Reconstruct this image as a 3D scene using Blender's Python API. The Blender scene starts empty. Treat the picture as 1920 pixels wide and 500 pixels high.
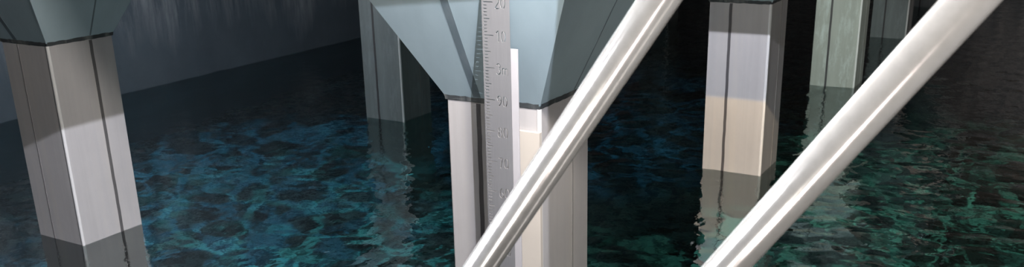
import bpy, bmesh, math, random
import numpy as np
from mathutils import Vector, Matrix

random.seed(4)
np.random.seed(4)
sc = bpy.context.scene
C = sc.collection

# ------------------------------------------------------------ units
S = 1.763          # metres per survey unit (camera height above the water = 1 unit)
CAMZ = 3.55        # camera height above the tank floor
def W(x, y, z):
    """survey units (camera at 0,0,0; water at z=-1) -> metres"""
    return Vector((x * S, y * S, z * S + CAMZ))
WATER_Z = CAMZ - S

# ------------------------------------------------------------ camera
F = Vector((0.81274355, 0.4828986, -0.32597065))
R = Vector((0.50422619, -0.86329852, -0.02171686))
U = Vector((0.29189702, 0.14671271, 0.94513042))
cam = bpy.data.cameras.new('camera')
camo = bpy.data.objects.new('camera', cam)
C.objects.link(camo)
m = Matrix((R, U, -F)).transposed().to_4x4()
m.translation = W(0, 0, 0)
camo.matrix_world = m
cam.sensor_width = 36
cam.lens = 36 * 1745.5 / 1920
cam.shift_y = (373.25 - 250) / 1920
cam.clip_start = 0.05
cam.clip_end = 100
cam.dof.use_dof = True
cam.dof.focus_distance = 3.1
cam.dof.aperture_fstop = 9
sc.camera = camo

# ------------------------------------------------------------ exposure / world
sc.view_settings.view_transform = 'Standard'
sc.view_settings.look = 'None'
sc.view_settings.exposure = 0.0
sc.view_settings.gamma = 1
sc.view_settings.use_curve_mapping = False
wd = bpy.data.worlds.new('world')
sc.world = wd
wd.use_nodes = True
wd.node_tree.nodes['Background'].inputs[0].default_value = (0.02, 0.025, 0.03, 1)
wd.node_tree.nodes['Background'].inputs[1].default_value = 1.0
sc.cycles.max_bounces = 10
sc.cycles.sample_clamp_indirect = 3.0

# ------------------------------------------------------------ helpers
def tag(o, label=None, cat=None, group=None, kind=None):
    if label: o['label'] = label
    if cat: o['category'] = cat
    if group: o['group'] = group
    if kind: o['kind'] = kind
    return o

def empty(name, loc, label=None, cat=None, group=None, kind=None):
    o = bpy.data.objects.new(name, None)
    C.objects.link(o)
    o.location = loc
    o.empty_display_size = 0.1
    return tag(o, label, cat, group, kind)

def obj(name, bm, mat, parent=None, smooth=False):
    """bm in WORLD coordinates; object origin put at the parent's location"""
    me = bpy.data.meshes.new(name)
    if parent is not None:
        bmesh.ops.translate(bm, verts=bm.verts, vec=-parent.matrix_world.translation
                            if parent.parent else -Vector(parent.location))
    bm.normal_update()
    bm.to_mesh(me)
    bm.free()
    for mm in (mat if isinstance(mat, (list, tuple)) else [mat]):
        me.materials.append(mm)
    if smooth:
        for p in me.polygons:
            p.use_smooth = True
    o = bpy.data.objects.new(name, me)
    C.objects.link(o)
    if parent is not None:
        o.parent = parent
    return o

def add_hexa(bm, lo, hi):
    """prism between two quads (lists of 4 points, same winding)"""
    a = [bm.verts.new(v) for v in lo]
    b = [bm.verts.new(v) for v in hi]
    bm.faces.new(a[::-1])
    bm.faces.new(b)
    for i in range(4):
        j = (i + 1) % 4
        bm.faces.new((a[i], a[j], b[j], b[i]))

def add_box(bm, p0, p1):
    x0, y0, z0 = p0
    x1, y1, z1 = p1
    add_hexa(bm, [(x0, y0, z0), (x1, y0, z0), (x1, y1, z0), (x0, y1, z0)],
             [(x0, y0, z1), (x1, y0, z1), (x1, y1, z1), (x0, y1, z1)])

def add_tube(bm, a, b, r, n=48, cap=True):
    a, b = Vector(a), Vector(b)
    d = (b - a).normalized()
    u = d.orthogonal().normalized()
    v = d.cross(u)
    ra, rb = [], []
    for i in range(n):
        t = 2 * math.pi * i / n
        o = (u * math.cos(t) + v * math.sin(t)) * r
        ra.append(bm.verts.new(a + o))
        rb.append(bm.verts.new(b + o))
    for i in range(n):
        j = (i + 1) % n
        bm.faces.new((ra[i], ra[j], rb[j], rb[i]))
    if cap:
        bm.faces.new(ra[::-1])
        bm.faces.new(rb)

def mat_new(name):
    mt = bpy.data.materials.new(name)
    mt.use_nodes = True
    nt = mt.node_tree
    return mt, nt, nt.nodes['Principled BSDF']

def N(nt, t, **kw):
    n = nt.nodes.new(t)
    for k, v in kw.items():
        if k in n.inputs.keys():
            n.inputs[k].default_value = v
        else:
            setattr(n, k, v)
    return n

def mapped_noise(nt, scale_xyz, scale=1.0, detail=6, rough=0.6, loc=(0, 0, 0)):
    tc = N(nt, 'ShaderNodeTexCoord')
    mp = N(nt, 'ShaderNodeMapping')
    mp.inputs['Scale'].default_value = scale_xyz
    mp.inputs['Location'].default_value = loc
    nt.links.new(tc.outputs['Object'], mp.inputs['Vector'])
    no = N(nt, 'ShaderNodeTexNoise')
    no.inputs['Scale'].default_value = scale
    no.inputs['Detail'].default_value = detail
    no.inputs['Roughness'].default_value = rough
    nt.links.new(mp.outputs['Vector'], no.inputs['Vector'])
    return no

def ramp(nt, src, stops):
    r = N(nt, 'ShaderNodeValToRGB')
    e = r.color_ramp.elements
    e[0].position, e[0].color = stops[0][0], (*stops[0][1], 1)
    e[1].position, e[1].color = stops[-1][0], (*stops[-1][1], 1)
    for p, c in stops[1:-1]:
        x = e.new(p)
        x.color = (*c, 1)
    nt.links.new(src, r.inputs['Fac'])
    return r

def mix(nt, fac, a, b, mode='MIX'):
    n = N(nt, 'ShaderNodeMix', data_type='RGBA', blend_type=mode)
    if isinstance(fac, (int, float)):
        n.inputs[0].default_value = fac
    else:
        nt.links.new(fac, n.inputs[0])
    nt.links.new(a, n.inputs[6])
    nt.links.new(b, n.inputs[7])
    return n.outputs[2]

def bump(nt, src, bsdf, strength, dist=0.01):
    b = N(nt, 'ShaderNodeBump')
    b.inputs['Strength'].default_value = strength
    b.inputs['Distance'].default_value = dist
    nt.links.new(src, b.inputs['Height'])
    nt.links.new(b.outputs[0], bsdf.inputs['Normal'])
    return b

# ------------------------------------------------------------ materials
def coat_mat(name, base, streak, var=0.5, rough=0.5, blot=None):
    """smooth mineral coating on the columns: faint vertical runs and blotches"""
    mt, nt, b = mat_new(name)
    n1 = mapped_noise(nt, (14, 14, 0.35), 1.0, 5, 0.6)
    r1 = ramp(nt, n1.outputs['Fac'], [(0.3, tuple(c * (1 - 0.12 * var) for c in base)), (0.5, base), (0.72, streak)])
    n2 = mapped_noise(nt, (3, 3, 2), 1.5, 6, 0.7, (3, 1, 2))
    r2 = ramp(nt, n2.outputs['Fac'], [(0.35, (0.86, 0.86, 0.87)), (0.65, (1, 1, 1))])
    col = mix(nt, 0.6 * var, r1.outputs[0], r2.outputs[0], 'MULTIPLY')
    if blot:
        n3 = mapped_noise(nt, (9, 9, 2.2), 1.3, 9, 0.75, (7, 2, 0))
        r3 = ramp(nt, n3.outputs['Fac'], [(0.5, (0, 0, 0)), (0.68, (1, 1, 1))])
        rgb = N(nt, 'ShaderNodeRGB')
        rgb.outputs[0].default_value = (*blot, 1)
        col = mix(nt, r3.outputs[0], col, rgb.outputs[0])
    nt.links.new(col, b.inputs['Base Color'])
    b.inputs['Roughness'].default_value = rough
    b.inputs['Specular IOR Level'].default_value = 0.25
    n4 = mapped_noise(nt, (1, 1, 1), 35, 4, 0.6)
    bump(nt, n4.outputs['Fac'], b, 0.08, 0.004)
    return mt

M = {}
M['shaft'] = coat_mat('coated_concrete', (0.60, 0.58, 0.575), (0.64, 0.61, 0.585), 0.8)
M['shaft_limed'] = coat_mat('limed_concrete', (0.52, 0.54, 0.50), (0.56, 0.58, 0.54), 1.0, 0.6, blot=(0.72, 0.78, 0.76))
M['shaft_shaded'] = coat_mat('shaded_concrete', (0.27, 0.30, 0.30), (0.31, 0.34, 0.34), 1.0, 0.6, blot=(0.34, 0.37, 0.38))  # darker shaft copy: shade on the dim columns put into the colour
M['capital'] = coat_mat('capital_coating', (0.44, 0.56, 0.61), (0.46, 0.58, 0.63), 0.3, 0.45)  # own bluish coat, with the water's teal glow put into its colour
M['seam'] = coat_mat('dark_sealant', (0.11, 0.105, 0.11), (0.17, 0.165, 0.16), 1, 0.55)
M['seam_faint'] = coat_mat('faint_sealant', (0.30, 0.29, 0.29), (0.36, 0.35, 0.34), 1, 0.55)
M['seam_tape'] = coat_mat('grey_joint_tape', (0.17, 0.22, 0.25), (0.24, 0.29, 0.32), 1, 0.5)
M['collar'] = coat_mat('joint_mortar', (0.07, 0.08, 0.085), (0.30, 0.31, 0.30), 1, 0.6)
M['highlight'] = coat_mat('corner_highlight_white', (0.93, 0.92, 0.91), (0.95, 0.94, 0.92), 0.3, 0.4)  # white stands in for the highlight on the near chamfer

def wall_mat():
    mt, nt, b = mat_new('wall_concrete')
    n1 = mapped_noise(nt, (7, 7, 0.8), 1.0, 9, 0.72)
    r1 = ramp(nt, n1.outputs['Fac'], [(0.42, (0, 0, 0)), (0.66, (1, 1, 1))])
    # runs of lime start high on the wall and die out lower down
    tc = N(nt, 'ShaderNodeTexCoord')
    sep = N(nt, 'ShaderNodeSeparateXYZ')
    nt.links.new(tc.outputs['Object'], sep.inputs[0])
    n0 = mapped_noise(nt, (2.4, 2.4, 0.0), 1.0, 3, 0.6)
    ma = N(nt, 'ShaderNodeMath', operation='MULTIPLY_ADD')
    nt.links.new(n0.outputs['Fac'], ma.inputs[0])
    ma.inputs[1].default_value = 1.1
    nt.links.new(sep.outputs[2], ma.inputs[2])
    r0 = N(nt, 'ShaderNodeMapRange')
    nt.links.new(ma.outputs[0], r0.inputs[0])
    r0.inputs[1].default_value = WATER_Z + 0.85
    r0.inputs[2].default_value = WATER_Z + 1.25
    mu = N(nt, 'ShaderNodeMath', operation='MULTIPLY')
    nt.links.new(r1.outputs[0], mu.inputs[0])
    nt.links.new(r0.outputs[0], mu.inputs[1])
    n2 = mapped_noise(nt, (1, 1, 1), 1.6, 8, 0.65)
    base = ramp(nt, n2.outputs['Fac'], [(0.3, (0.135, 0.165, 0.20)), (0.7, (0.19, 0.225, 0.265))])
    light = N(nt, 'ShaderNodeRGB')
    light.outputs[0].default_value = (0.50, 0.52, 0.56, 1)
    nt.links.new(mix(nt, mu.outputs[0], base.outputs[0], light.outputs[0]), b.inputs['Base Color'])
    b.inputs['Roughness'].default_value = 0.8
    bump(nt, n2.outputs['Fac'], b, 0.2, 0.01)
    return mt
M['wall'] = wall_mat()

def plain(name, col, rough=0.6, metal=0.0, spec=0.5):
    mt, nt, b = mat_new(name)
    n = mapped_noise(nt, (1, 1, 1), 6, 4, 0.6)
    r = ramp(nt, n.outputs['Fac'], [(0.3, tuple(c * 0.93 for c in col)), (0.7, col)])
    nt.links.new(r.outputs[0], b.inputs['Base Color'])
    b.inputs['Roughness'].default_value = rough
    b.inputs['Metallic'].default_value = metal
    b.inputs['Specular IOR Level'].default_value = spec
    return mt
M['ceiling'] = plain('ceiling_concrete', (0.38, 0.38, 0.38), 0.9)
M['beam_mask'] = plain('black_beam_mask', (0.02, 0.02, 0.02), 0.8)
M['pvc_white'] = plain('white_plastic', (0.60, 0.585, 0.60), 0.45)
M['pvc_cream'] = plain('cream_plastic', (0.74, 0.68, 0.60), 0.5)

def floor_mat():
    mt, nt, b = mat_new('tank_floor_concrete')
    n = mapped_noise(nt, (1, 1, 1), 2.2, 10, 0.75)
    r = ramp(nt, n.outputs['Fac'], [(0.36, (0.12, 0.15, 0.14)), (0.5, (0.28, 0.34, 0.32)), (0.62, (0.62, 0.68, 0.62))])
    n2 = mapped_noise(nt, (1, 1, 1), 9, 4, 0.6, (4, 4, 4))
    r2 = ramp(nt, n2.outputs['Fac'], [(0.44, (0.16, 0.18, 0.18)), (0.54, (1, 1, 1))])
    nt.links.new(mix(nt, 1.0, r.outputs[0], r2.outputs[0], 'MULTIPLY'), b.inputs['Base Color'])
    b.inputs['Roughness'].default_value = 0.85
    return mt
M['floor'] = floor_mat()

def steel(name, col, rough, brush, bstr=0.15, metal=1.0, aniso=0.0):
    mt, nt, b = mat_new(name)
    n = mapped_noise(nt, brush, 1.0, 5, 0.7)
    r = ramp(nt, n.outputs['Fac'], [(0.3, tuple(c * 0.88 for c in col)), (0.7, col)])
    nt.links.new(r.outputs[0], b.inputs['Base Color'])
    b.inputs['Metallic'].default_value = metal
    r2 = N(nt, 'ShaderNodeMapRange')
    nt.links.new(n.outputs['Fac'], r2.inputs[0])
    r2.inputs[3].default_value = rough * 0.8
    r2.inputs[4].default_value = rough * 1.25
    nt.links.new(r2.outputs[0], b.inputs['Roughness'])
    bump(nt, n.outputs['Fac'], b, bstr, 0.001)
    return mt
M['tube'] = steel('brushed_stainless', (0.90, 0.89, 0.88), 0.16, (60, 60, 60), 0.03, 0.72)
M['ruler'] = steel('dull_steel_plate', (0.40, 0.40, 0.415), 0.42, (260, 260, 8), 0.2, 0.45)
M['cut'] = plain('bright_cut_edge', (0.92, 0.90, 0.88), 0.3, 0.3)
M['bracket'] = steel('bracket_steel', (0.45, 0.45, 0.45), 0.4, (60, 60, 60), 0.05)

def water_mat():
    mt = bpy.data.materials.new('rippled_water')
    mt.use_nodes = True
    nt = mt.node_tree
    nt.nodes.remove(nt.nodes['Principled BSDF'])
    out = nt.nodes['Material Output']
    g = N(nt, 'ShaderNodeBsdfRefraction')
    g.inputs['Color'].default_value = (0.80, 0.95, 0.97, 1)
    g.inputs['Roughness'].default_value = 0.0
    g.inputs['IOR'].default_value = 1.33
    gl = N(nt, 'ShaderNodeBsdfGlossy')
    gl.inputs['Roughness'].default_value = 0.02
    gl.inputs['Color'].default_value = (0.93, 0.97, 0.96, 1)
    fr = N(nt, 'ShaderNodeFresnel')
    fr.inputs['IOR'].default_value = 3.1
    mx = N(nt, 'ShaderNodeMixShader')
    nt.links.new(fr.outputs[0], mx.inputs[0])
    nt.links.new(g.outputs[0], mx.inputs[1])
    nt.links.new(gl.outputs[0], mx.inputs[2])
    nt.links.new(mx.outputs[0], out.inputs['Surface'])
    n1 = mapped_noise(nt, (1, 1, 1), 16, 2, 0.5)
    b1 = N(nt, 'ShaderNodeBump')
    b1.inputs['Strength'].default_value = 1.0
    b1.inputs['Distance'].default_value = 0.0022
    nt.links.new(n1.outputs['Fac'], b1.inputs['Height'])
    for q in (g, gl, fr):
        nt.links.new(b1.outputs[0], q.inputs['Normal'])
    return mt
M['water'] = water_mat()

# ------------------------------------------------------------ added lamps (unseen, shaping the light on columns, rails and walls)
CEIL = 0.62
def lamp(name, kind, loc, power, col, r=0.003, target=None, size=None, angle=None, blend=0.2, spread=None):
    l = bpy.data.lights.new(name, kind)
    l.energy = power
    l.color = col
    if kind == 'AREA':
        l.shape = 'RECTANGLE'
        l.size, l.size_y = size
        if spread: l.spread = spread
    else:
        l.shadow_soft_size = r
    if kind == 'SPOT':
        l.spot_size = angle
        l.spot_blend = blend
    o = bpy.data.objects.new(name, l)
    C.objects.link(o)
    o.location = loc
    if target is not None:
        o.rotation_euler = (Vector(target) - Vector(loc)).to_track_quat('-Z', 'Y').to_euler()
    return o

def floodlight_helper(label, L, corners, power, col, reach=0.28, r=0.0005):  # opaque walls added to cut the beam edges on the columns
    """added unseen floodlight: the beam is the pyramid through the four corner points"""
    L = W(*L)
    ds = [(W(*c) - L).normalized() for c in corners]
    ax = sum(ds, Vector()).normalized()
    front = [L + d * reach / d.dot(ax) for d in ds]
    cen = sum(front, Vector()) / 4
    mid = [L + (f - cen).normalized() * 0.03 for f in front]
    back = [p - ax * 0.03 for p in mid]
    root = empty('floodlight_helper', (L.x, L.y, W(0, 0, CEIL).z), label, 'lamp')
    bm = bmesh.new()
    vb = [bm.verts.new(v) for v in back]
    vm = [bm.verts.new(v) for v in mid]
    vf = [bm.verts.new(v) for v in front]
    bm.faces.new(vb)
    for a, b in ((vb, vm), (vm, vf)):
        for i in range(4):
            j = (i + 1) % 4
            bm.faces.new((a[i], a[j], b[j], b[i]))
    obj('beam_mask', bm, M['beam_mask'], root)
    bm = bmesh.new()
    top = Vector((L.x, L.y, W(0, 0, CEIL).z))
    add_tube(bm, L - ax * 0.03, top, 0.008, 12)
    obj('hanger', bm, M['bracket'], root)
    lp = lamp('bulb', 'POINT', L - Vector(root.location), power, col, r)
    lp.parent = root
    return root

DAY = (0.86, 0.88, 1.0)
WARM = (1.0, 0.84, 0.68)
# cool beam on the column with the gauge
floodlight_helper('added unseen floodlight aimed at the gauge column', (0.67, 0.24, 0.17),
           [(1.30, 1.50, -0.208), (1.39, 0.730, -0.190), (1.50, 0.812, -2.0), (1.6, 1.6, -2.0)], 128, DAY, 0.15)
# cool beam to the columns right of the gauge
floodlight_helper('added unseen floodlight aimed at the column right of the gauge', (2.0, 0.74, -0.07),
           [(3.10, 1.25, -0.513), (3.10, 0.45, -0.513), (3.10, 0.45, -0.738), (3.10, 1.25, -0.738)], 125, DAY, 0.12)
# warm lower beam to the same column
floodlight_helper('added unseen floodlight with warm bulb aimed low', (2.0, 0.61, -0.06),
           [(3.10, 1.25, -0.737), (3.10, 0.45, -0.737), (3.10, 0.45, -1.12), (3.10, 1.25, -1.12)], 205, WARM, 0.12)
# cool beam on the left column
floodlight_helper('added unseen floodlight aimed at the left column', (0.98, 0.86, -0.045),
           [(1.2, 2.40, -0.645), (2.3, 2.40, -0.645), (2.3, 2.40, -1.15), (1.2, 2.40, -1.15)], 215, DAY, 0.12)
# added unseen greenish spot brightening the limed column
lamp('limed_column_fill', 'SPOT', W(2.9, 0.35, 0.15), 215, (0.9, 1.0, 0.92), 0.05, W(4.7, 0.93, -0.8), angle=math.radians(34), blend=0.5)
lamp('far_column_fill', 'SPOT', W(4.9, 0.5, 0.2), 14, (0.85, 0.85, 1.0), 0.05, W(6.3, 0.9, -0.8), angle=math.radians(40), blend=0.5)  # added to brighten the dim column further back
# added general fill, unseen, for the columns
lamp('general_fill', 'POINT', W(1.0, 0.50, 0.38), 185, (1.0, 0.93, 0.87), 0.08)
RD = Vector((0.0592, 0.5682, -0.8207))           # direction of the stair rails
def strip(name, loc, toward, power, col, length, width, spread):
    """added strip light parallel to the stair rails, draws their highlight bands"""
    o = lamp(name, 'AREA', W(*loc), power, col, size=(length, width), spread=spread)
    z = (W(*loc) - W(*toward)).normalized()
    z = (z - RD * z.dot(RD)).normalized()
    y = z.cross(RD)
    m_ = Matrix((RD, y, z)).transposed().to_4x4()
    m_.translation = W(*loc)
    o.matrix_world = m_
strip('rail_helper_cool', (0.38, 1.00, 0.42), (0.60, 0.35, -0.1), 12, (0.88, 0.92, 1.0), 1.3, 0.20, 1.6)
strip('rail_helper_cool', (0.02, 0.80, 0.25), (0.60, 0.30, -0.1), 7, (0.95, 0.96, 1.0), 1.3, 0.10, 1.6)
strip('rail_helper_cream', (-0.45, -0.30, -0.02), (0.60, 0.25, -0.1), 11, (1.0, 0.94, 0.84), 1.6, 0.13, 1.0)
strip('rail_helper_pink', (-0.25, -0.75, 0.1), (0.60, 0.15, -0.1), 11, (1.0, 0.86, 0.82), 1.6, 0.22, 1.5)
lamp('wall_fill', 'POINT', W(2.45, 2.75, 0.40), 62, (0.92, 0.95, 1.0), 0.1)  # added fill for the left wall, no fixture seen
lamp('back_wall_fill', 'POINT', W(9.6, -0.9, 0.3), 75, (1.0, 0.78, 0.68), 0.1)  # added fill, gives the far wall its brown reflection in the water

# underwater lamps: unseen downlights just under the surface, ripple light pattern put into the beams
BLUE = (0.06, 0.50, 1.0)
TEAL = (0.10, 0.80, 0.92)
GREEN = (0.20, 0.88, 0.70)
def downlight(x, y, power, col, tx, ty, ang, sc_=6.0, z=-1.06):
    o = lamp('underwater_lamp', 'SPOT', W(x, y, z), power, col, 0.01, W(tx, ty, ZB), angle=math.radians(ang), blend=0.35)
    l = o.data
    l.use_nodes = True
    nt = l.node_tree
    em = nt.nodes['Emission']
    tc = nt.nodes.new('ShaderNodeTexCoord')
    no = nt.nodes.new('ShaderNodeTexNoise')
    no.inputs['Scale'].default_value = sc_ * 0.7
    no.inputs['Detail'].default_value = 2
    nt.links.new(tc.outputs['Normal'], no.inputs['Vector'])
    ad = nt.nodes.new('ShaderNodeMix'); ad.data_type = 'VECTOR'
    ad.inputs[0].default_value = 0.15
    nt.links.new(tc.outputs['Normal'], ad.inputs[4])
    nt.links.new(no.outputs['Color'], ad.inputs[5])
    vo = nt.nodes.new('ShaderNodeTexVoronoi')
    vo.feature = 'DISTANCE_TO_EDGE'
    vo.inputs['Scale'].default_value = sc_
    nt.links.new(ad.outputs[1], vo.inputs['Vector'])
    mr = nt.nodes.new('ShaderNodeMapRange')
    mr.inputs[1].default_value = 0.0
    mr.inputs[2].default_value = 0.14
    mr.inputs[3].default_value = 9.0
    mr.inputs[4].default_value = 0.35
    mr.interpolation_type = 'SMOOTHERSTEP'
    nt.links.new(vo.outputs['Distance'], mr.inputs[0])
    nt.links.new(mr.outputs[0], em.inputs['Strength'])
ZB = -CAMZ / S
downlight(2.75, 3.3, 13, BLUE, 2.9, 3.2, 95)
downlight(2.4, 2.2, 8, TEAL, 2.5, 2.4, 105)
downlight(1.1, 3.3, 8, BLUE, 1.2, 3.4, 90)
downlight(2.4, 0.35, 8, GREEN, 2.8, 0.4, 110)
downlight(3.9, 0.25, 5, (0.25, 0.85, 0.62), 4.0, 0.2, 110)
downlight(1.7, 0.5, 5, TEAL, 1.8, 0.6, 100)
downlight(4.1, 2.0, 2.2, BLUE, 4.3, 2.2, 110)

# ------------------------------------------------------------ the tank
X0, X1, Y0, Y1 = -1.6, 10.6, -2.4, 4.095
T = 0.3 / S
ZB = -CAMZ / S
def slab(name, a, b, mat):
    bm = bmesh.new()
    add_box(bm, W(*a), W(*b))
    return tag(obj(name, bm, mat), kind='structure')
slab('floor', (X0 - T, Y0 - T, ZB - T), (X1 + T, Y1 + T, ZB), M['floor'])
slab('ceiling', (X0 - T, Y0 - T, CEIL), (X1 + T, Y1 + T, CEIL + T), M['ceiling'])
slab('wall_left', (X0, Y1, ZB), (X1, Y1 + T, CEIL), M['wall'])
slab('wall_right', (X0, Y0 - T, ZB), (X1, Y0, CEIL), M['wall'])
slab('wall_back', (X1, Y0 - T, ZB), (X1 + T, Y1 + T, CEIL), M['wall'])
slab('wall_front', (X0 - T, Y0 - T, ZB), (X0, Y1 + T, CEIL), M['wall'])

def make_water():
    a, b = W(X0, Y0, -1), W(X1, Y1, -1)
    xs = np.concatenate([np.arange(a.x + 0.005, 0.6, 0.12), np.arange(0.6, 7.0, 0.019), np.arange(7.0, b.x - 0.004, 0.05)])
    xs[-1] = b.x - 0.004
    ys = np.concatenate([np.arange(a.y + 0.005, -0.6, 0.10), np.arange(-0.6, b.y - 0.004, 0.019)])
    ys[-1] = b.y - 0.004
    X, Y = np.meshgrid(xs, ys, indexing='ij')
    Z = np.zeros_like(X)
    rng = np.random.RandomState(11)
    for i in range(90):
        lam = 0.07 * (5.0 ** rng.rand())
        th = rng.normal(0.6, 0.9)
        k = 2 * math.pi / lam
        amp = 0.0125 * lam / math.sqrt(90)
        Z += amp * np.sin(k * (X * math.cos(th) + Y * math.sin(th)) + rng.rand() * 6.283)
    # patches of calmer and livelier water
    env = 0.75 + 0.35 * np.sin(X * 1.3 + 1.0) * np.sin(Y * 1.7 + 0.4) + 0.2 * np.sin(X * 2.9 + Y * 2.1)
    Z = Z * env + WATER_Z
    n, mm = X.shape
    co = np.stack([X, Y, Z], -1).reshape(-1, 3).astype(np.float32)
    idx = np.arange(n * mm).reshape(n, mm)
    f = np.stack([idx[:-1, :-1], idx[1:, :-1], idx[1:, 1:], idx[:-1, 1:]], -1).reshape(-1, 4)
    me = bpy.data.meshes.new('water')
    me.vertices.add(len(co))
    me.vertices.foreach_set('co', co.ravel())
    me.loops.add(f.size)
    me.loops.foreach_set('vertex_index', f.ravel().astype(np.int32))
    me.polygons.add(len(f))
    me.polygons.foreach_set('loop_start', np.arange(0, f.size, 4, dtype=np.int32))
    me.polygons.foreach_set('loop_total', np.full(len(f), 4, dtype=np.int32))
    me.update(calc_edges=True)
    me.polygons.foreach_set('use_smooth', np.ones(len(f), dtype=bool))
    me.materials.append(M['water'])
    o = bpy.data.objects.new('water', me)
    C.objects.link(o)
    tag(o, 'dark blue-green rippled water filling the tank around the columns', 'water', kind='stuff')
make_water()

# ------------------------------------------------------------ columns
CW = 0.20973
ZC = -0.4057
SL = 0.5
CAPTOP = 0.12
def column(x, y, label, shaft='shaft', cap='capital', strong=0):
    root = empty('column', W(x + CW / 2, y + CW / 2, ZB), label, 'column', 'square columns standing in the water tank')
    z0, z1 = W(0, 0, ZB).z, W(0, 0, ZC).z
    a, b = W(x, y, 0), W(x + CW, y + CW, 0)
    w = CW * S
    bm = bmesh.new()
    add_box(bm, (a.x, a.y, z0), (b.x, b.y, z1))
    es = [e for e in bm.edges if abs((e.verts[0].co - e.verts[1].co).z) > 0.5]
    bmesh.ops.bevel(bm, geom=es, offset=0.006, segments=2, affect='EDGES')
    sh = obj('shaft', bm, M[shaft], root)
    # capital: flares outwards, then a straight drop panel up to the ceiling
    g = (CAPTOP - ZC) * SL * S
    zt = W(0, 0, CAPTOP).z
    zc = W(0, 0, CEIL).z - 0.002
    def ring(o, z, g=0):
        return [(a.x - o, a.y - o, z), (b.x + o, a.y - o, z), (b.x + o, b.y + o, z), (a.x - o, b.y + o, z)]
    bm = bmesh.new()
    rs = [[bm.verts.new(v) for v in q] for q in (ring(0.001, z1), ring(g, zt), ring(g, zc))]
    bm.faces.new(rs[0][::-1])
    bm.faces.new(rs[2])
    for k in (0, 1):
        for i in range(4):
            j = (i + 1) % 4
            bm.faces.new((rs[k][i], rs[k][j], rs[k + 1][j], rs[k + 1][i]))
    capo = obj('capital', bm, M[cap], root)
    # corner highlight: added white strip for the light caught on the near arris
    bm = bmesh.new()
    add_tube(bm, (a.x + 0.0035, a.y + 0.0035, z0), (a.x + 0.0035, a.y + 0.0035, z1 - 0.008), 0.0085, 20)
    e = obj('corner_highlight', bm, M['highlight'], root)
    e['label'] = 'white strip standing in for the corner highlight'
    # light line along the capital's near arris
    bm = bmesh.new()
    h = 0.003
    lo = [(a.x - h, a.y - h, z1), (a.x + h, a.y - h, z1), (a.x + h, a.y + h, z1), (a.x - h, a.y + h, z1)]
    hi = [(p[0] - g, p[1] - g, zt) for p in lo]
    add_hexa(bm, lo, hi)
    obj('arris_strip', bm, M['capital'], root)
    # collar: ring of dark mortar where shaft and capital meet
    bm = bmesh.new()
    rnd = random.Random(int(x * 100))
    nseg = 18
    rows = []
    per = []
    for s_, e_ in (((a.x, a.y), (b.x, a.y)), ((b.x, a.y), (b.x, b.y)), ((b.x, b.y), (a.x, b.y)), ((a.x, b.y), (a.x, a.y))):
        for i in range(nseg):
            t = i / nseg
            px, py = s_[0] + (e_[0] - s_[0]) * t, s_[1] + (e_[1] - s_[1]) * t
            cx_, cy_ = (a.x + b.x) / 2, (a.y + b.y) / 2
            per.append((px, py, (px - cx_) / (w / 2), (py - cy_) / (w / 2)))
    for (dz, o) in ((-0.009, 0.001), (-0.006, 0.004), (0.003, 0.005), (0.010, 0.0065)):
        row = []
        for (px, py, nx, ny) in per:
            nx = max(-1, min(1, nx)); ny = max(-1, min(1, ny))
            sx = nx if abs(nx) > 0.999 else 0
            sy = ny if abs(ny) > 0.999 else 0
            j = rnd.uniform(-0.0018, 0.0018)
            row.append(bm.verts.new((px + sx * (o + j * 0.5), py + sy * (o + j * 0.5), z1 + dz + j)))
        rows.append(row)
    for r0, r1 in zip(rows, rows[1:]):
        for i in range(len(r0)):
            j = (i + 1) % len(r0)
            bm.faces.new((r0[i], r0[j], r1[j], r1[i]))
    obj('joint_collar', bm, M['collar'], root)
    # seams at 0.7 of each near face, on shaft and capital
    t = 0.0018
    for axis in (0, 1):
        sw = 0.0085 if axis == strong else 0.0035
        bm = bmesh.new()
        c = (a.y if axis == 0 else a.x) + 0.645 * w
        zs = np.arange(z0, z1 - 0.012, 0.05)
        prev = None
        for z in list(zs) + [z1 - 0.012]:
            o = rnd.uniform(-0.0012, 0.0012)
            q = [(-t, c - sw + o), (-t, c + sw + o), (0.001, c + sw + o), (0.001, c - sw + o)]
            if axis == 0:
                pts = [(a.x + u, v, z) for u, v in q]
            else:
                pts = [(v, a.y + u, z) for u, v in q]
            vs = [bm.verts.new(p) for p in pts]
            if prev:
                for i in range(4):
                    j = (i + 1) % 4
                    bm.faces.new((prev[i], prev[j], vs[j], vs[i]))
            prev = vs
        obj('seam', bm, M['seam' if axis == strong else 'seam_faint'], root)
        bm = bmesh.new()
        s2 = 0.015 if axis == 0 else 0.004
        lo, hi = [], []
        for (u, v) in ((-0.002, c - s2), (-0.002, c + s2), (0.002, c + s2), (0.002, c - s2)):
            if axis == 0:
                lo.append((a.x + u, v, z1 + 0.012)); hi.append((a.x + u - g, v, zt))
            else:
                lo.append((v, a.y + u, z1 + 0.012)); hi.append((v, a.y + u - g, zt))
        d = 0.012 * SL
        lo = [(p[0] - (d if axis == 0 else 0), p[1] - (d if axis == 1 else 0), p[2]) for p in lo]
        add_hexa(bm, lo, hi)
        obj('capital_seam', bm, M['seam_tape'], root)
    return root

column(1.5588, 2.4022, 'large pale square column at the far left, lit cool white along its lower half', strong=1)
column(1.4899, 0.8207, 'pale square column with flared capital behind the steel depth gauge')
column(3.0969, 0.8330, 'square column between the two tubes, warm beige light on its lower part')
column(3.1749, 2.4271, 'dim grey square column left of the gauge column, in its shade', 'shaft_shaded')
column(4.6629, 0.8291, 'greenish grey column with white lime streaks left of the lower tube', 'shaft_limed')
column(6.2290, 0.8307, 'dim column showing just right of the lime streaked one', 'shaft_shaded')
column(6.34, 2.44, 'dark column edge seen in the gap right of the upper tube', 'shaft_shaded')
column(4.76, 2.44, 'dark column hidden behind the upper tube and flared capital', 'shaft_shaded')
column(7.80, 0.8310, 'distant column behind the top of the lower tube', 'shaft_shaded')

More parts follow.
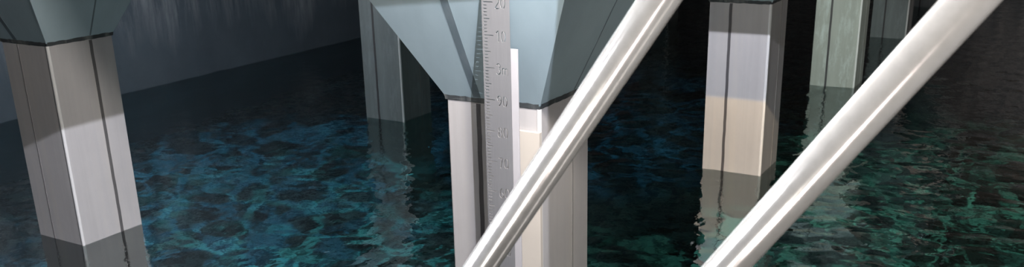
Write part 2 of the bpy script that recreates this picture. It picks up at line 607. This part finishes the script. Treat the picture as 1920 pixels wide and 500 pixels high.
# ------------------------------------------------------------ depth gauge
def stroke(bm, pts, wd, x0, x1, closed=False):
    """closed prism of a polyline ribbon in the y-z plane, from x0 to x1"""
    pts = [Vector((0, p[0], p[1])) for p in pts]
    n = len(pts)
    L_, R_ = [], []
    for i, p in enumerate(pts):
        if closed:
            d0, d1 = (p - pts[i - 1]).normalized(), (pts[(i + 1) % n] - p).normalized()
        else:
            d0 = (p - pts[max(i - 1, 0)]).normalized() if i > 0 else (pts[1] - p).normalized()
            d1 = (pts[min(i + 1, n - 1)] - p).normalized() if i < n - 1 else d0
        d = (d0 + d1).normalized()
        nn = Vector((0, -d.z, d.y))
        k = wd / 2 / max(0.5, (d.dot(d0)))
        L_.append(p + nn * k)
        R_.append(p - nn * k)
    rows = []
    for l, r in zip(L_, R_):
        rows.append([bm.verts.new((x0, l.y, l.z)), bm.verts.new((x0, r.y, r.z)),
                     bm.verts.new((x1, r.y, r.z)), bm.verts.new((x1, l.y, l.z))])
    for a, b in zip(rows, rows[1:]):
        for i in range(4):
            j = (i + 1) % 4
            bm.faces.new((a[i], a[j], b[j], b[i]))
    bm.faces.new(rows[0][::-1])
    bm.faces.new(rows[-1])

def arc(cx, cy, rx, ry, a0, a1, n=10):
    return [(cx + rx * math.cos(math.radians(a0 + (a1 - a0) * i / n)), cy + ry * math.sin(math.radians(a0 + (a1 - a0) * i / n))) for i in range(n + 1)]

# glyphs on a 1 x 2 box, stencil gaps between strokes
G = {
 '0': [arc(.5, 1, .42, .92, 105, 255), arc(.5, 1, .42, .92, 75, -75)],
 '1': [[(.15, 1.5), (.55, 1.95)], [(.66, 1.95), (.66, 0.05)]],
 '2': [arc(.5, 1.45, .38, .45, 170, 20, 8), [(.86, 1.42), (.72, .95), (.1, .06)], [(.24, .06), (.92, .06)]],
 '3': [arc(.46, 1.5, .36, .42, 160, -62, 10), arc(.46, .54, .42, .46, 62, -155, 10)],
 '6': [arc(.5, .55, .38, .47, 100, 440 - 20, 14)[0:0] or arc(.5, .55, .38, .47, 80, -240, 14), arc(.86, .62, .78, 1.30, 172, 108, 6)],
 '7': [[(.08, 1.92), (.78, 1.92)], [(.90, 1.90), (.62, 1.1), (.40, .05)]],
 '8': [arc(.5, 1.48, .33, .40, 110, 250), arc(.5, 1.48, .33, .40, 70, -70), arc(.5, .52, .40, .46, 110, 250), arc(.5, .52, .40, .46, 70, -70)],
 '9': [arc(.5, 1.42, .38, .47, 260, -60, 14), arc(.14, 1.36, .76, 1.30, -8, -72, 6)],
 '5': [[(.85, 1.92), (.22, 1.92), (.18, 1.15)], arc(.45, .62, .42, .54, 125, -140, 12)],
 '4': [[(.62, 1.9), (.08, .6), (.92, .6)], [(.68, 1.3), (.68, .05)]],
 'm': [[(.06, 1.2), (.06, .05)], arc(.36, .85, .22, .33, 160, 10, 6) + [(.58, .05)], arc(.94, .85, .24, .33, 160, 10, 6) + [(1.18, .05)]],
}
GX = 1.3699                      # gauge plane
GT = 0.0015
YL, YR = 0.8662, 0.8106          # left / right edge (y falls to the right in view)
def rz(r): return W(0, 0, -0.3125 + (r - 3.0) * 0.567).z
def make_gauge():
    root = empty('depth_gauge', (GX * S, (YL + YR) / 2 * S, 0),
                 'tall engraved steel depth gauge plate on the middle column, numbered 20 down to 60', 'gauge')
    yl, yr = YL * S, YR * S
    wdt = yl - yr
    x0 = GX * S
    bm = bmesh.new()
    add_box(bm, (x0, yr, 0.0), (x0 + GT, yl, rz(3.45)))
    plate = obj('plate', bm, [M['ruler'], M['cut']], root)
    bm = bmesh.new()
    cx0, cx1 = x0 - 0.01, x0 + GT + 0.01
    for k in range(200, 341):
        r = k / 100
        z = rz(r)
        ln = 0.40 if k % 10 == 0 else (0.28 if k % 5 == 0 else 0.185)
        add_box(bm, (cx0, yl - ln * wdt, z - 0.0013), (cx1, yl - 0.055 * wdt, z + 0.0013))
    for r, txt in ((3.3, '30'), (3.2, '20'), (3.1, '10'), (3.0, '3m'), (2.9, '90'), (2.8, '80'), (2.7, '70'), (2.6, '60'), (2.5, '50'), (2.4, '40')):
        z = rz(r)
        h = 0.0175          # half height of a numeral
        u = yl - 0.47 * wdt
        adv = 0.205 * wdt
        for i, ch in enumerate(txt):
            for st in G[ch]:
                pts = [(u - (i * adv) - p[0] * 0.172 * wdt, z + (p[1] - 1) * h - 0.002) for p in st]
                stroke(bm, pts, 0.003, cx0, cx1)
    bmesh.ops.recalc_face_normals(bm, faces=bm.faces)
    cut = obj('cutter', bm, M['cut'], root)
    md = plate.modifiers.new('engrave', 'BOOLEAN')
    md.operation = 'DIFFERENCE'
    md.object = cut
    md.solver = 'EXACT'
    md.use_self = True
    md.material_mode = 'TRANSFER'
    bpy.context.view_layer.update()
    dg = bpy.context.evaluated_depsgraph_get()
    me = bpy.data.meshes.new_from_object(plate.evaluated_get(dg))
    plate.modifiers.clear()
    plate.data = me
    bpy.data.objects.remove(cut)
    # brackets that hold the plate to the column
    for r in (3.38, 2.15, 1.2, 0.4):
        bm = bmesh.new()
        z = rz(r)
        off = max(0.0, (z - W(0, 0, ZC).z)) * SL
        yc = (yl + yr) / 2 + 0.02
        xe = 1.4899 * S - off + 0.004 if z > W(0, 0, -0.449).z else 1.479 * S
        add_box(bm, (x0 + GT, yc - 0.01, z - 0.01), (xe, yc + 0.01, z + 0.01))
        obj('bracket', bm, M['bracket'], root)
make_gauge()

def duct(name, label, ya, yb, xa, xb, zt, mat, lid=False):
    """upright plastic profile: body with rounded edges and a separate cover"""
    root = empty(name, ((xa + xb) / 2 * S, (ya + yb) / 2 * S, 0), label, 'duct')
    bm = bmesh.new()
    add_box(bm, (xa * S, yb * S, 0.0), (xb * S, ya * S, W(0, 0, zt).z))
    bmesh.ops.bevel(bm, geom=[e for e in bm.edges if abs((e.verts[0].co - e.verts[1].co).z) > 0.5], offset=0.0012, segments=2, affect='EDGES')
    obj('body', bm, mat, root)
    return root
duct('cable_duct', 'slim white plastic profile rising behind the right edge of the depth gauge',
     0.835, 0.8135, 1.3985, 1.4025, -0.2825, M['pvc_white'])
duct('cable_cover', 'cream plastic cover box on the column between the depth gauge and its corner',
     0.8765, 0.8165, 1.4790, 1.4895, -0.4535, M['pvc_cream'])

# ------------------------------------------------------------ stair railing
def railing():
    D = Vector((0.0592492, 0.56824228, -0.82072544)).normalized()
    k = S / 1.67
    P1 = Vector((0.9416, 0.1660, 0.1829)) * k + Vector((0, 0, CAMZ))
    P2 = Vector((0.9351, -0.0338, 0.0441)) * k + Vector((0, 0, CAMZ))
    r = 0.0212 * k
    def at(P, z): return P + D * ((z - P.z) / D.z)
    root = empty('stair_railing', at(P1, 0.0), 'brushed stainless stair railing of two slanting tubes in front of the columns', 'railing')
    zt = W(0, 0, 0.35).z
    for P, lab, zb in ((P1, 'upper tube', 0.0), (P2, 'lower tube, nearer the right of the picture', 0.0)):
        bm = bmesh.new()
        add_tube(bm, at(P, zb), at(P, zt), r, 64)
        o = obj('rail_tube', bm, M['tube'], root, True)
        o['label'] = lab
    for z in (1.25,):
        a = at(P1, z)
        bm = bmesh.new()
        add_tube(bm, (a.x, a.y, 0), a, r * 0.8, 32)
        obj('post', bm, M['tube'], root, True)
railing()
